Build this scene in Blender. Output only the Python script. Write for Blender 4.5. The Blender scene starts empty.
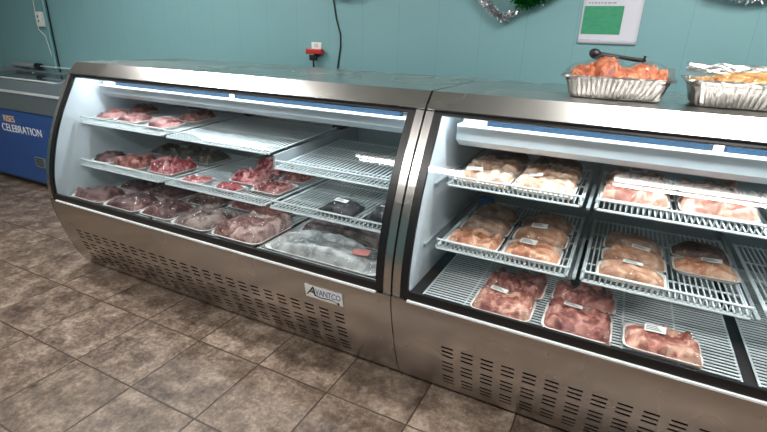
import bpy, bmesh, math, random
import numpy as np
from mathutils import Vector, Matrix
random.seed(7)
S = bpy.context.scene
COL = S.collection
PI = math.pi

# ------------------------------------------------------------------ colour / materials
def lin(r, g, b):
    f = lambda c: (c/255/12.92) if c/255 <= .04045 else ((c/255+.055)/1.055)**2.4
    return (f(r), f(g), f(b), 1)

def mat(name):
    m = bpy.data.materials.new(name); m.use_nodes = True
    nt = m.node_tree
    return m, nt, nt.nodes['Principled BSDF']

def N(nt, typ, **kw):
    n = nt.nodes.new(typ)
    for k, v in kw.items():
        if k in n.bl_rna.properties: setattr(n, k, v)
        else: n.inputs[k].default_value = v
    return n

def plain(name, col, rough=.5, metal=0, spec=.5, noise=0, bump=0, scale=40, coat=0):
    m, nt, b = mat(name)
    b.inputs['Base Color'].default_value = col
    b.inputs['Roughness'].default_value = rough
    b.inputs['Metallic'].default_value = metal
    b.inputs['Specular IOR Level'].default_value = spec
    b.inputs['Coat Weight'].default_value = coat
    if noise or bump:
        tc = N(nt, 'ShaderNodeTexCoord'); nz = N(nt, 'ShaderNodeTexNoise', Scale=scale, Detail=4)
        nt.links.new(tc.outputs['Object'], nz.inputs['Vector'])
        if noise:
            mx = N(nt, 'ShaderNodeMix', data_type='RGBA'); 
            mx.inputs[6].default_value = tuple(c*(1-noise) for c in col[:3])+(1,)
            mx.inputs[7].default_value = tuple(min(1, c*(1+noise)) for c in col[:3])+(1,)
            nt.links.new(nz.outputs['Fac'], mx.inputs[0]); nt.links.new(mx.outputs[2], b.inputs['Base Color'])
        if bump:
            bp = N(nt, 'ShaderNodeBump', Strength=bump, Distance=.01)
            nt.links.new(nz.outputs['Fac'], bp.inputs['Height']); nt.links.new(bp.outputs[0], b.inputs['Normal'])
    return m

def emit(name, col, strength):
    m = bpy.data.materials.new(name); m.use_nodes = True; nt = m.node_tree
    nt.nodes.remove(nt.nodes['Principled BSDF'])
    e = N(nt, 'ShaderNodeEmission', Color=col, Strength=strength)
    nt.links.new(e.outputs[0], nt.nodes['Material Output'].inputs[0])
    return m

def clear(name, tint, rough, ior=1.45, gain=1.0, base=0.0, bump=0, scale=60):
    """thin clear sheet: fresnel-weighted gloss over straight transmission"""
    m = bpy.data.materials.new(name); m.use_nodes = True; nt = m.node_tree
    nt.nodes.remove(nt.nodes['Principled BSDF'])
    t = N(nt, 'ShaderNodeBsdfTransparent', Color=tint)
    g = N(nt, 'ShaderNodeBsdfGlossy', Roughness=rough)
    fr = N(nt, 'ShaderNodeFresnel', IOR=ior)
    ge = N(nt, 'ShaderNodeNewGeometry'); io = N(nt, 'ShaderNodeMapRange'); io.inputs[3].default_value = ior; io.inputs[4].default_value = 1/ior
    nt.links.new(ge.outputs['Backfacing'], io.inputs[0]); nt.links.new(io.outputs[0], fr.inputs['IOR'])
    ma = N(nt, 'ShaderNodeMath', operation='MULTIPLY_ADD', use_clamp=True)
    ma.inputs[1].default_value = gain; ma.inputs[2].default_value = base
    nt.links.new(fr.outputs[0], ma.inputs[0])
    if bump:
        tc = N(nt, 'ShaderNodeTexCoord'); nz = N(nt, 'ShaderNodeTexNoise', Scale=scale, Detail=3, Distortion=1.5)
        nt.links.new(tc.outputs['Object'], nz.inputs['Vector'])
        bp = N(nt, 'ShaderNodeBump', Strength=bump, Distance=.01)
        nt.links.new(nz.outputs['Fac'], bp.inputs['Height'])
        nt.links.new(bp.outputs[0], g.inputs['Normal'])
    mx = N(nt, 'ShaderNodeMixShader')
    nt.links.new(ma.outputs[0], mx.inputs[0]); nt.links.new(t.outputs[0], mx.inputs[1]); nt.links.new(g.outputs[0], mx.inputs[2])
    nt.links.new(mx.outputs[0], nt.nodes['Material Output'].inputs[0])
    return m

def steel(name, col, rough):
    m, nt, b = mat(name)
    b.inputs['Metallic'].default_value = 1; b.inputs['Base Color'].default_value = col
    b.inputs['Anisotropic'].default_value = .4
    tc = N(nt, 'ShaderNodeTexCoord'); n2 = N(nt, 'ShaderNodeTexNoise', Scale=2.2, Detail=2)
    nt.links.new(tc.outputs['Object'], n2.inputs['Vector'])
    mr = N(nt, 'ShaderNodeMapRange'); mr.inputs[1].default_value = .3; mr.inputs[2].default_value = .7
    mr.inputs[3].default_value = rough-.02; mr.inputs[4].default_value = rough+.03
    nt.links.new(n2.outputs['Fac'], mr.inputs[0]); nt.links.new(mr.outputs[0], b.inputs['Roughness'])
    return m

def floor_mat():
    m, nt, b = mat('floor_tile_material')
    L = nt.links.new
    tc = N(nt, 'ShaderNodeTexCoord'); sp = N(nt, 'ShaderNodeSeparateXYZ'); L(tc.outputs['Object'], sp.inputs[0])
    s, x0, y0 = .3648, -1.682, -.785
    masks, cells = [], []
    for ax, o in (('X', x0), ('Y', y0)):
        a = N(nt, 'ShaderNodeMath', operation='SUBTRACT'); a.inputs[1].default_value = o; L(sp.outputs[ax], a.inputs[0])
        d = N(nt, 'ShaderNodeMath', operation='DIVIDE'); d.inputs[1].default_value = s; L(a.outputs[0], d.inputs[0])
        fl = N(nt, 'ShaderNodeMath', operation='FLOOR'); L(d.outputs[0], fl.inputs[0]); cells.append(fl)
        fr = N(nt, 'ShaderNodeMath', operation='PINGPONG'); fr.inputs[1].default_value = .5; L(d.outputs[0], fr.inputs[0])
        masks.append(fr)
    mn = N(nt, 'ShaderNodeMath', operation='MINIMUM'); L(masks[0].outputs[0], mn.inputs[0]); L(masks[1].outputs[0], mn.inputs[1])
    gr = N(nt, 'ShaderNodeMapRange'); gr.inputs[1].default_value = .0055; gr.inputs[2].default_value = .012; L(mn.outputs[0], gr.inputs[0])
    cb = N(nt, 'ShaderNodeCombineXYZ'); L(cells[0].outputs[0], cb.inputs[0]); L(cells[1].outputs[0], cb.inputs[1])
    wn = N(nt, 'ShaderNodeTexWhiteNoise', noise_dimensions='3D'); L(cb.outputs[0], wn.inputs['Vector'])
    # per-tile shifted mottling
    va = N(nt, 'ShaderNodeVectorMath', operation='MULTIPLY_ADD'); va.inputs[1].default_value = (7, 7, 7); L(wn.outputs['Color'], va.inputs[0]); L(tc.outputs['Object'], va.inputs[2])
    n1 = N(nt, 'ShaderNodeTexNoise', Scale=8, Detail=9, Roughness=.72, Distortion=.3); L(va.outputs[0], n1.inputs['Vector'])
    n2 = N(nt, 'ShaderNodeTexNoise', Scale=55, Detail=4, Roughness=.7); L(va.outputs[0], n2.inputs['Vector'])
    ad = N(nt, 'ShaderNodeMath', operation='MULTIPLY_ADD'); ad.inputs[1].default_value = .5; L(n2.outputs['Fac'], ad.inputs[0]); L(n1.outputs['Fac'], ad.inputs[2])
    cr = N(nt, 'ShaderNodeValToRGB'); L(ad.outputs[0], cr.inputs[0])
    e = cr.color_ramp.elements
    e[0].position = .55; e[0].color = lin(62, 50, 43); e[1].position = .96; e[1].color = lin(166, 150, 134)
    k = cr.color_ramp.elements.new(.74); k.color = lin(112, 96, 84)
    hs = N(nt, 'ShaderNodeHueSaturation'); L(cr.outputs[0], hs.inputs['Color'])
    vr = N(nt, 'ShaderNodeMapRange'); vr.inputs[3].default_value = .84; vr.inputs[4].default_value = 1.14; L(wn.outputs['Value'], vr.inputs[0]); L(vr.outputs[0], hs.inputs['Value'])
    mx = N(nt, 'ShaderNodeMix', data_type='RGBA'); mx.inputs[6].default_value = lin(66, 54, 44); L(gr.outputs[0], mx.inputs[0]); L(hs.outputs[0], mx.inputs[7])
    L(mx.outputs[2], b.inputs['Base Color'])
    rr = N(nt, 'ShaderNodeMapRange'); rr.inputs[3].default_value = .3; rr.inputs[4].default_value = .5; L(n1.outputs['Fac'], rr.inputs[0]); L(rr.outputs[0], b.inputs['Roughness'])
    hh = N(nt, 'ShaderNodeMath', operation='MULTIPLY_ADD'); hh.inputs[1].default_value = .12; L(ad.outputs[0], hh.inputs[0]); L(gr.outputs[0], hh.inputs[2])
    bp = N(nt, 'ShaderNodeBump', Strength=.5, Distance=.006); L(hh.outputs[0], bp.inputs['Height']); L(bp.outputs[0], b.inputs['Normal'])
    return m

def wall_mat():
    m, nt, b = mat('teal_wall_material'); L = nt.links.new
    tc = N(nt, 'ShaderNodeTexCoord')
    n1 = N(nt, 'ShaderNodeTexNoise', Scale=1.6, Detail=4); L(tc.outputs['Object'], n1.inputs['Vector'])
    mx = N(nt, 'ShaderNodeMix', data_type='RGBA'); mx.inputs[6].default_value = lin(116, 159, 164); mx.inputs[7].default_value = lin(128, 170, 174)
    L(n1.outputs['Fac'], mx.inputs[0])
    sp = N(nt, 'ShaderNodeSeparateXYZ'); L(tc.outputs['Object'], sp.inputs[0])
    d = N(nt, 'ShaderNodeMath', operation='MULTIPLY_ADD'); d.inputs[1].default_value = 1/.2667; d.inputs[2].default_value = .72/.2667; L(sp.outputs['X'], d.inputs[0])
    pp = N(nt, 'ShaderNodeMath', operation='PINGPONG'); pp.inputs[1].default_value = .5; L(d.outputs[0], pp.inputs[0])
    gr = N(nt, 'ShaderNodeMapRange'); gr.inputs[1].default_value = .002; gr.inputs[2].default_value = .01; L(pp.outputs[0], gr.inputs[0])
    m2 = N(nt, 'ShaderNodeMix', data_type='RGBA'); m2.inputs[6].default_value = lin(109, 151, 157); L(gr.outputs[0], m2.inputs[0]); L(mx.outputs[2], m2.inputs[7])
    L(m2.outputs[2], b.inputs['Base Color'])
    b.inputs['Roughness'].default_value = .45
    n3 = N(nt, 'ShaderNodeTexNoise', Scale=90, Detail=3); L(tc.outputs['Object'], n3.inputs['Vector'])
    bp = N(nt, 'ShaderNodeBump', Strength=.06, Distance=.004); L(n3.outputs['Fac'], bp.inputs['Height']); L(bp.outputs[0], b.inputs['Normal'])
    return m

def meat_mat(name, dark, mid, pale, rough=.48, vein=.5, scale=22):
    """meat: colour runs from lean to fat with a per-piece 'tone' attribute and marbling"""
    m, nt, b = mat(name); L = nt.links.new
    tc = N(nt, 'ShaderNodeTexCoord'); at = N(nt, 'ShaderNodeAttribute', attribute_name='tone')
    n1 = N(nt, 'ShaderNodeTexNoise', Scale=scale, Detail=5, Roughness=.6, Distortion=1.2); L(tc.outputs['Object'], n1.inputs['Vector'])
    st = N(nt, 'ShaderNodeMapRange', clamp=False); st.inputs[1].default_value = .35; st.inputs[2].default_value = .65; st.inputs[3].default_value = .28; st.inputs[4].default_value = .82; L(n1.outputs['Fac'], st.inputs[0])
    a = N(nt, 'ShaderNodeMath', operation='MULTIPLY_ADD'); a.inputs[1].default_value = .42; L(at.outputs['Fac'], a.inputs[0]); L(st.outputs[0], a.inputs[2])
    cr = N(nt, 'ShaderNodeValToRGB'); L(a.outputs[0], cr.inputs[0]); e = cr.color_ramp.elements
    e[0].position = .42; e[0].color = dark; e[1].position = 1.0; e[1].color = pale
    k = cr.color_ramp.elements.new(.7); k.color = mid
    n2 = N(nt, 'ShaderNodeTexNoise', Scale=scale*2.4, Detail=3, Distortion=3.5); L(tc.outputs['Object'], n2.inputs['Vector'])
    vr = N(nt, 'ShaderNodeMapRange'); vr.inputs[1].default_value = .6; vr.inputs[2].default_value = .68; vr.inputs[4].default_value = vein; L(n2.outputs['Fac'], vr.inputs[0])
    mx = N(nt, 'ShaderNodeMix', data_type='RGBA'); mx.inputs[7].default_value = pale; L(vr.outputs[0], mx.inputs[0]); L(cr.outputs[0], mx.inputs[6])
    L(mx.outputs[2], b.inputs['Base Color'])
    b.inputs['Roughness'].default_value = rough
    b.inputs['Specular IOR Level'].default_value = .35
    bp = N(nt, 'ShaderNodeBump', Strength=.5, Distance=.008); L(n1.outputs['Fac'], bp.inputs['Height']); L(bp.outputs[0], b.inputs['Normal'])
    return m

M = dict(
    floor=floor_mat(), wall=wall_mat(),
    ceiling=plain('ceiling_paint', lin(196, 196, 190), .9, noise=.03, scale=3),
    steel=steel('brushed_steel', (.60, .58, .56, 1), .27),
    steel_panel=steel('brushed_steel_panel', (.50, .46, .43, 1), .26),
    black=plain('black_trim', (.006, .006, .007, 1), .35),
    dark=plain('dark_cavity', (.012, .012, .012, 1), .7),
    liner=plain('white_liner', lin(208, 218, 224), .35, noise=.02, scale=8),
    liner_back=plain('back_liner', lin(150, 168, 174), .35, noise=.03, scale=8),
    deck=plain('galvanised_deck', lin(24, 28, 30), .6, metal=0, noise=.1, scale=20),
    wire=plain('white_coated_wire', lin(214, 224, 226), .35),
    bracket=plain('grey_bracket', lin(168, 176, 180), .45, metal=.1),
    duct=plain('pale_duct', lin(198, 208, 214), .35, noise=.04, scale=10),
    lip=plain('bright_lip', lin(238, 242, 244), .25),
    glass=clear('case_glass', (.98, .992, .992, 1), .0, 1.5, 1.0),
    film=clear('cling_film', (.985, .985, .985, 1), .05, 1.42, .8, .008, bump=.8, scale=45),
    foam=plain('white_foam', lin(228, 228, 224), .55, bump=.03, scale=200),
    black_foam=plain('black_foam', lin(30, 30, 32), .45),
    sticker=plain('white_sticker', lin(236, 236, 232), .5),
    pink_label=plain('pink_label', lin(206, 132, 130), .5, noise=.1, scale=60),
    sticker_print=plain('grey_print', lin(120, 122, 126), .6),
    foil=plain('foil', (.52, .51, .49, 1), .28, metal=1, bump=.4, scale=45),
    white=plain('white_plastic', lin(226, 226, 222), .4),
    red=plain('red_plastic', lin(176, 40, 34), .4),
    blackp=plain('black_plastic', (.01, .01, .011, 1), .4),
    paper=plain('white_paper', lin(206, 206, 216), .8),
    blue=plain('blue_vinyl', lin(46, 80, 140), .45, noise=.04, scale=6),
    orange=plain('orange_ink', lin(236, 196, 140), .6),
    white_ink=plain('white_ink', lin(232, 234, 240), .6),
    grey_dark=plain('dark_grey_plastic', lin(92, 102, 106), .4),
    grey_mid=plain('mid_grey_plastic', lin(104, 116, 122), .4),
    grey_pale=plain('pale_grey_plastic', lin(196, 202, 204), .4),
    grey_lid=plain('lid_grey_plastic', lin(142, 150, 152), .5),
    conduit=plain('teal_conduit', lin(104, 148, 154), .4),
    logo_blue=plain('logo_blue', lin(52, 66, 168), .5),
    logo_black=plain('logo_black', lin(16, 18, 30), .5),
    tube=emit('tube_lamp', (1, .98, .95, 1), 12),
    case_lamp=emit('case_lamp', (.9, .97, 1, 1), 10),
    tinsel_s=plain('silver_tinsel', (.85, .85, .87, 1), .15, metal=1),
    tinsel_g=plain('green_tinsel', lin(24, 120, 52), .2, metal=.7),
    bluebag=plain('blue_packet', lin(30, 92, 150), .35),
)

def honeycomb_mat():
    m, nt, b = mat('blue_honeycomb'); L = nt.links.new
    tc = N(nt, 'ShaderNodeTexCoord'); mp = N(nt, 'ShaderNodeMapping'); mp.inputs['Scale'].default_value = (130, 130, 130)
    L(tc.outputs['Object'], mp.inputs[0])
    v = N(nt, 'ShaderNodeTexVoronoi', feature='DISTANCE_TO_EDGE', Scale=1); L(mp.outputs[0], v.inputs['Vector'])
    mr = N(nt, 'ShaderNodeMapRange'); mr.inputs[1].default_value = .05; mr.inputs[2].default_value = .3; L(v.outputs['Distance'], mr.inputs[0])
    mx = N(nt, 'ShaderNodeMix', data_type='RGBA'); mx.inputs[6].default_value = lin(20, 54, 78); mx.inputs[7].default_value = lin(3, 14, 28)
    L(mr.outputs[0], mx.inputs[0]); L(mx.outputs[2], b.inputs['Base Color']); b.inputs['Roughness'].default_value = .5
    return m
M['honey'] = honeycomb_mat()
MEAT = dict(
    pale=meat_mat('pale_chicken', lin(176, 128, 104), lin(214, 174, 148), lin(240, 218, 198), vein=.35),
    orange=meat_mat('orange_chicken', lin(150, 84, 60), lin(196, 132, 100), lin(226, 184, 156), vein=.3),
    tan=meat_mat('tan_breast', lin(146, 100, 76), lin(184, 138, 110), lin(218, 186, 162), vein=.15, scale=12),
    grey=meat_mat('grey_breast', lin(108, 84, 72), lin(146, 116, 100), lin(182, 158, 140), vein=.2, scale=14),
    pink=meat_mat('pink_thigh', lin(122, 62, 54), lin(166, 102, 88), lin(216, 170, 150), vein=.4),
    darkpink=meat_mat('dark_pink', lin(92, 40, 37), lin(136, 74, 66), lin(190, 134, 122), vein=.35),
    wing=meat_mat('wing', lin(150, 88, 76), lin(188, 132, 114), lin(226, 194, 172), vein=.4),
    beef=meat_mat('red_beef', lin(104, 24, 32), lin(150, 52, 58), lin(214, 164, 162), vein=.75, scale=20),
    mince=meat_mat('pale_red_beef', lin(76, 24, 26), lin(112, 48, 46), lin(190, 138, 132), vein=.9, scale=26),
    dark=meat_mat('dark_beef', lin(42, 18, 22), lin(74, 36, 38), lin(130, 92, 92), vein=.4),
    olive=meat_mat('olive_meat', lin(34, 34, 32), lin(64, 62, 56), lin(104, 98, 90), vein=.35),
    black=meat_mat('blackish_meat', lin(22, 21, 23), lin(40, 38, 40), lin(84, 80, 82), vein=.3),
    brown=meat_mat('brown_meat', lin(54, 34, 30), lin(84, 58, 50), lin(122, 94, 84), vein=.25),
    bone=meat_mat('bone_meat', lin(84, 40, 40), lin(138, 96, 92), lin(204, 180, 172), vein=.55, scale=14),
    white=meat_mat('white_meat', lin(66, 70, 76), lin(142, 146, 148), lin(198, 202, 202), vein=.4, scale=11),
    greywrap=meat_mat('grey_meat', lin(50, 36, 35), lin(98, 78, 75), lin(162, 144, 138), vein=.45, scale=10),
    fried=meat_mat('orange_fried', lin(122, 50, 28), lin(170, 90, 58), lin(210, 138, 102), vein=.35, scale=30, rough=.45),
    loaf=meat_mat('golden_fried', lin(112, 68, 28), lin(176, 124, 66), lin(214, 176, 120), vein=.3, scale=30, rough=.5),
)

# ------------------------------------------------------------------ mesh helpers
def obj(name, bm, m, parent=None, smooth=False, loc=None):
    me = bpy.data.meshes.new(name)
    bmesh.ops.recalc_face_normals(bm, faces=bm.faces)
    bm.to_mesh(me); bm.free()
    for x in (m if isinstance(m, (list, tuple)) else [m]): me.materials.append(x)
    if smooth: me.shade_smooth(); me.set_sharp_from_angle(angle=math.radians(50))
    o = bpy.data.objects.new(name, me); COL.objects.link(o)
    if parent is not None: o.parent = parent
    if loc is not None: o.location = loc
    return o

def thing(name, label, cat, loc=(0, 0, 0), group=None, rz=0):
    o = bpy.data.objects.new(name, None); COL.objects.link(o)
    o.empty_display_size = .05
    o.location = loc; o.rotation_euler = (0, 0, rz); o['label'] = label; o['category'] = cat
    if group: o['group'] = group
    return o
def tag(o, label, cat, group=None):
    o['label'] = label; o['category'] = cat
    if group: o['group'] = group
    return o
def struct(name, bm, m, label):
    o = obj(name, bm, m); o['kind'] = 'structure'; o['label'] = label; o['category'] = name.split('_')[0]
    return o

def box(bm, x0, x1, y0, y1, z0, z1, bev=0):
    r = bmesh.ops.create_cube(bm, size=1)
    for v in r['verts']:
        v.co = Vector(((x0+x1)/2+v.co.x*(x1-x0), (y0+y1)/2+v.co.y*(y1-y0), (z0+z1)/2+v.co.z*(z1-z0)))
    if bev:
        es = {e for v in r['verts'] for e in v.link_edges}
        bmesh.ops.bevel(bm, geom=list(es), offset=bev, segments=2, affect='EDGES', profile=.5)
    return bm
def BM(): return bmesh.new()

def tube(bm, pts, r, n=6, cap=True):
    """round tube along a polyline; r is a number or one radius per point"""
    pts = [Vector(p) for p in pts]; rings = []
    ref = None
    for i, p in enumerate(pts):
        d = (pts[min(i+1, len(pts)-1)]-pts[max(i-1, 0)]).normalized()
        if ref is None or abs(d.dot(ref)) > .95:
            ref = Vector((0, 0, 1)) if abs(d.z) < .9 else Vector((1, 0, 0))
        a = d.cross(ref).normalized(); b = a.cross(d).normalized()
        rr = r[i] if isinstance(r, (list, tuple)) else r
        rings.append([bm.verts.new(p+(a*math.cos(2*PI*k/n)+b*math.sin(2*PI*k/n))*rr) for k in range(n)])
    for A, B in zip(rings, rings[1:]):
        for k in range(n): bm.faces.new((A[k], A[(k+1) % n], B[(k+1) % n], B[k]))
    if cap:
        bm.faces.new(rings[0]); bm.faces.new(rings[-1][::-1])
    return bm

def prism_x(bm, poly, x0, x1):
    """extrude a (y, z) polygon along x"""
    A = [bm.verts.new((x0, y, z)) for y, z in poly]; B = [bm.verts.new((x1, y, z)) for y, z in poly]
    n = len(poly)
    for k in range(n): bm.faces.new((A[k], A[(k+1) % n], B[(k+1) % n], B[k]))
    bm.faces.new(A); bm.faces.new(B[::-1])
    return bm

def strip_x(bm, prof, x0, x1, th):
    """sheet that follows a (y, z) profile, th thick towards the inside (+y)"""
    ins = []
    for i, (y, z) in enumerate(prof):
        a = Vector(prof[max(i-1, 0)]); b = Vector(prof[min(i+1, len(prof)-1)])
        d = (b-a).normalized(); n = Vector((-d.y, d.x))
        if n.x < 0: n = -n
        ins.append((y+n.x*th, z+n.y*th))
    out = [[bm.verts.new((x, y, z)) for y, z in prof] for x in (x0, x1)]
    inn = [[bm.verts.new((x, y, z)) for y, z in ins] for x in (x0, x1)]
    for k in range(len(prof)-1):
        bm.faces.new((out[0][k], out[0][k+1], out[1][k+1], out[1][k]))
        bm.faces.new((inn[0][k], inn[1][k], inn[1][k+1], inn[0][k+1]))
        for s in (0, 1): bm.faces.new((out[s][k], inn[s][k], inn[s][k+1], out[s][k+1]))
    for k in (0, -1): bm.faces.new((out[0][k], out[1][k], inn[1][k], inn[0][k]))
    return bm

def rrect(w, d, r, n=4):
    pts = []
    for cx, cy, a0 in ((w/2-r, d/2-r, 0), (-w/2+r, d/2-r, 90), (-w/2+r, -d/2+r, 180), (w/2-r, -d/2+r, 270)):
        for k in range(n+1):
            a = math.radians(a0+90*k/n); pts.append((cx+r*math.cos(a), cy+r*math.sin(a)))
    return pts
def loft(bm, loops, cap0=True, cap1=True):
    R_ = [[bm.verts.new(p) for p in L] for L in loops]; n = len(R_[0])
    for A, B in zip(R_, R_[1:]):
        for k in range(n): bm.faces.new((A[k], A[(k+1) % n], B[(k+1) % n], B[k]))
    if cap0: bm.faces.new(R_[0][::-1])
    if cap1: bm.faces.new(R_[-1])
    return bm

def text_bm(s, size, shear=0, extrude=.0006, spacing=1.0):
    c = bpy.data.curves.new('lettering', 'FONT'); c.body = s; c.size = size; c.extrude = extrude; c.shear = shear; c.space_character = spacing
    c.resolution_u = 4
    o = bpy.data.objects.new('lettering', c); COL.objects.link(o)
    me = bpy.data.meshes.new_from_object(o.evaluated_get(bpy.context.evaluated_depsgraph_get()))
    bpy.data.objects.remove(o); bpy.data.curves.remove(c)
    bm = BM(); bm.from_mesh(me); bpy.data.meshes.remove(me)
    return bm
def xf(bm, m):
    bmesh.ops.transform(bm, matrix=m, verts=bm.verts); return bm

# ------------------------------------------------------------------ room
WY = 1.2; CZ = 2.75; X0, X1, Y0 = -7.2, 4.6, -6.0
struct('floor', box(BM(), X0, X1, Y0, WY, -.06, 0), M['floor'], 'brown mottled square ceramic floor tiles')
struct('ceiling', box(BM(), X0, X1, Y0, WY, CZ, CZ+.06), M['ceiling'], 'off-white ceiling of the shop')
struct('wall_back', box(BM(), X0, X1, WY, WY+.08, 0, CZ), M['wall'], 'teal painted wall behind the meat cases')
struct('wall_front', box(BM(), X0, X1, Y0-.08, Y0, 0, CZ), M['wall'], 'teal painted wall opposite the meat cases')
struct('wall_left', box(BM(), X0-.08, X0, Y0, WY, 0, CZ), M['wall'], 'teal painted end wall beyond the freezer')
struct('wall_right', box(BM(), X1, X1+.08, Y0, WY, 0, CZ), M['wall'], 'teal painted end wall to the right')

for k in ('tube', 'case_lamp'): M[k].cycles.emission_sampling = 'NONE'
def lamp(parent, loc, sx, sy, power, col, rot=(0, 0, 0)):
    l = bpy.data.lights.new('lamp', 'AREA'); l.shape = 'RECTANGLE'; l.size = sx; l.size_y = sy; l.energy = power; l.color = col
    o = bpy.data.objects.new('lamp', l); COL.objects.link(o); o.parent = parent; o.location = loc; o.rotation_euler = rot
TUBE_W = 14
def strip_light(x0, x1, y, label):
    t = thing('ceiling_light', label, 'light', ((x0+x1)/2, y, CZ-.1), 'fluorescent strip lights on the ceiling')
    L = (x1-x0)/2
    obj('housing', box(BM(), -L, L, -.16, .16, .055, .1, .006), M['white'], t)
    for s in (-.055, .055):
        b = BM(); tube(b, [(-L+.03, s, .03), (L-.03, s, .03)], .019, 10); obj('tube_lamp', b, M['tube'], t, True)
        lamp(t, (0, s, .006), 2*L-.08, .036, TUBE_W, (1, .98, .95))
        for e in (-L, L-.03): obj('lamp_holder', box(BM(), e, e+.03, s-.02, s+.02, .0, .06), M['white'], t)
strip_light(-3.17, -1.96, -.25, 'fluorescent strip light above the longer meat case')
strip_light(.63, 1.85, -.25, 'fluorescent strip light above the foil trays')
strip_light(-1.75, -.53, -2.28, 'fluorescent strip light over the aisle facing the seam between the cases')
strip_light(.66, 1.9, -1.86, 'fluorescent strip light over the aisle facing the shorter case')
strip_light(-4.2, -2.98, -2.5, 'fluorescent strip light over the aisle in front of the freezer')

# ------------------------------------------------------------------ display cases
GL = [(-.064, 1.142), (-.113, 1.058), (-.163, .970), (-.205, .885), (-.243, .790), (-.274, .690), (-.292, .610), (-.299, .540), (-.298, .472)]
def smooth_prof(p, n=4):
    out = []
    for i in range(len(p)-1):
        p0 = Vector(p[max(i-1, 0)]); p1 = Vector(p[i]); p2 = Vector(p[i+1]); p3 = Vector(p[min(i+2, len(p)-1)])
        for k in range(n):
            t = k/n
            q = .5*((2*p1)+(p2-p0)*t+(2*p0-5*p1+4*p2-p3)*t*t+(3*p1-p0-3*p2+p3)*t**3)
            out.append((q.x, q.y))
    out.append(tuple(p[-1])); return out
GLS = smooth_prof(GL, 3)
LOW = [(-.300, .466), (-.297, .42), (-.285, .353), (-.267, .28), (-.243, .19), (-.212, .10), (-.172, .022)]
LOWS = smooth_prof(LOW, 4)
def y_at(prof, z):
    for (a, za), (b, zb) in zip(prof, prof[1:]):
        if zb <= z <= za: return a+(b-a)*(za-z)/(za-zb)
    return prof[0][0] if z > prof[0][1] else prof[-1][0]

def wire_shelf(parent, x0, x1, y0, y1, z0, z1, pitch, name='wire_shelf'):
    """bars run front to back, two rails in front with the bars turned up between them"""
    b = BM(); r = .0027
    n = round((x1-x0-.02)/pitch)
    for i in range(n+1):
        x = x0+.01+(x1-x0-.02)*i/n
        tube(b, [(x, y1, z1), (x, y0+.006, z0), (x, y0-.004, z0+.006), (x, y0-.006, z0+.032)], r, 5)
    tube(b, [(x0+.008, y0-.007, z0-.002), (x1-.008, y0-.007, z0-.002)], .0042, 6)
    rail = [(x0+.002, y0+.06, z0+.004), (x0+.002, y0+.012, z0+.028), (x0+.012, y0-.006, z0+.034), (x1-.012, y0-.006, z0+.034), (x1-.002, y0+.012, z0+.028), (x1-.002, y0+.06, z0+.004)]
    tube(b, rail, .0042, 6)
    for x in (x0+.003, x1-.003): tube(b, [(x, y1, z1), (x, y0, z0)], .0042, 6)
    for f in (0, .22, .47, .72, 1):
        y = y0+.012+(y1-y0-.012)*f; z = z0+(z1-z0)*f-.006
        tube(b, [(x0+.003, y, z), (x1-.003, y, z)], .0036, 6)
    return obj(name, b, M['wire'], parent)

def deck_grid(parent, x0, x1, y0, y1, z):
    b = BM(); n = round((y1-y0)/.0185)
    for i in range(n+1):
        y = y0+(y1-y0)*i/n; tube(b, [(x0, y, z), (x1, y, z)], .0032, 5)
    for k in range(4):
        x = x0+(x1-x0)*k/3; tube(b, [(x, y0, z-.005), (x, y1, z-.005)], .0038, 6)
    return obj('deck_grid', b, M['wire'], parent)

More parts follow.
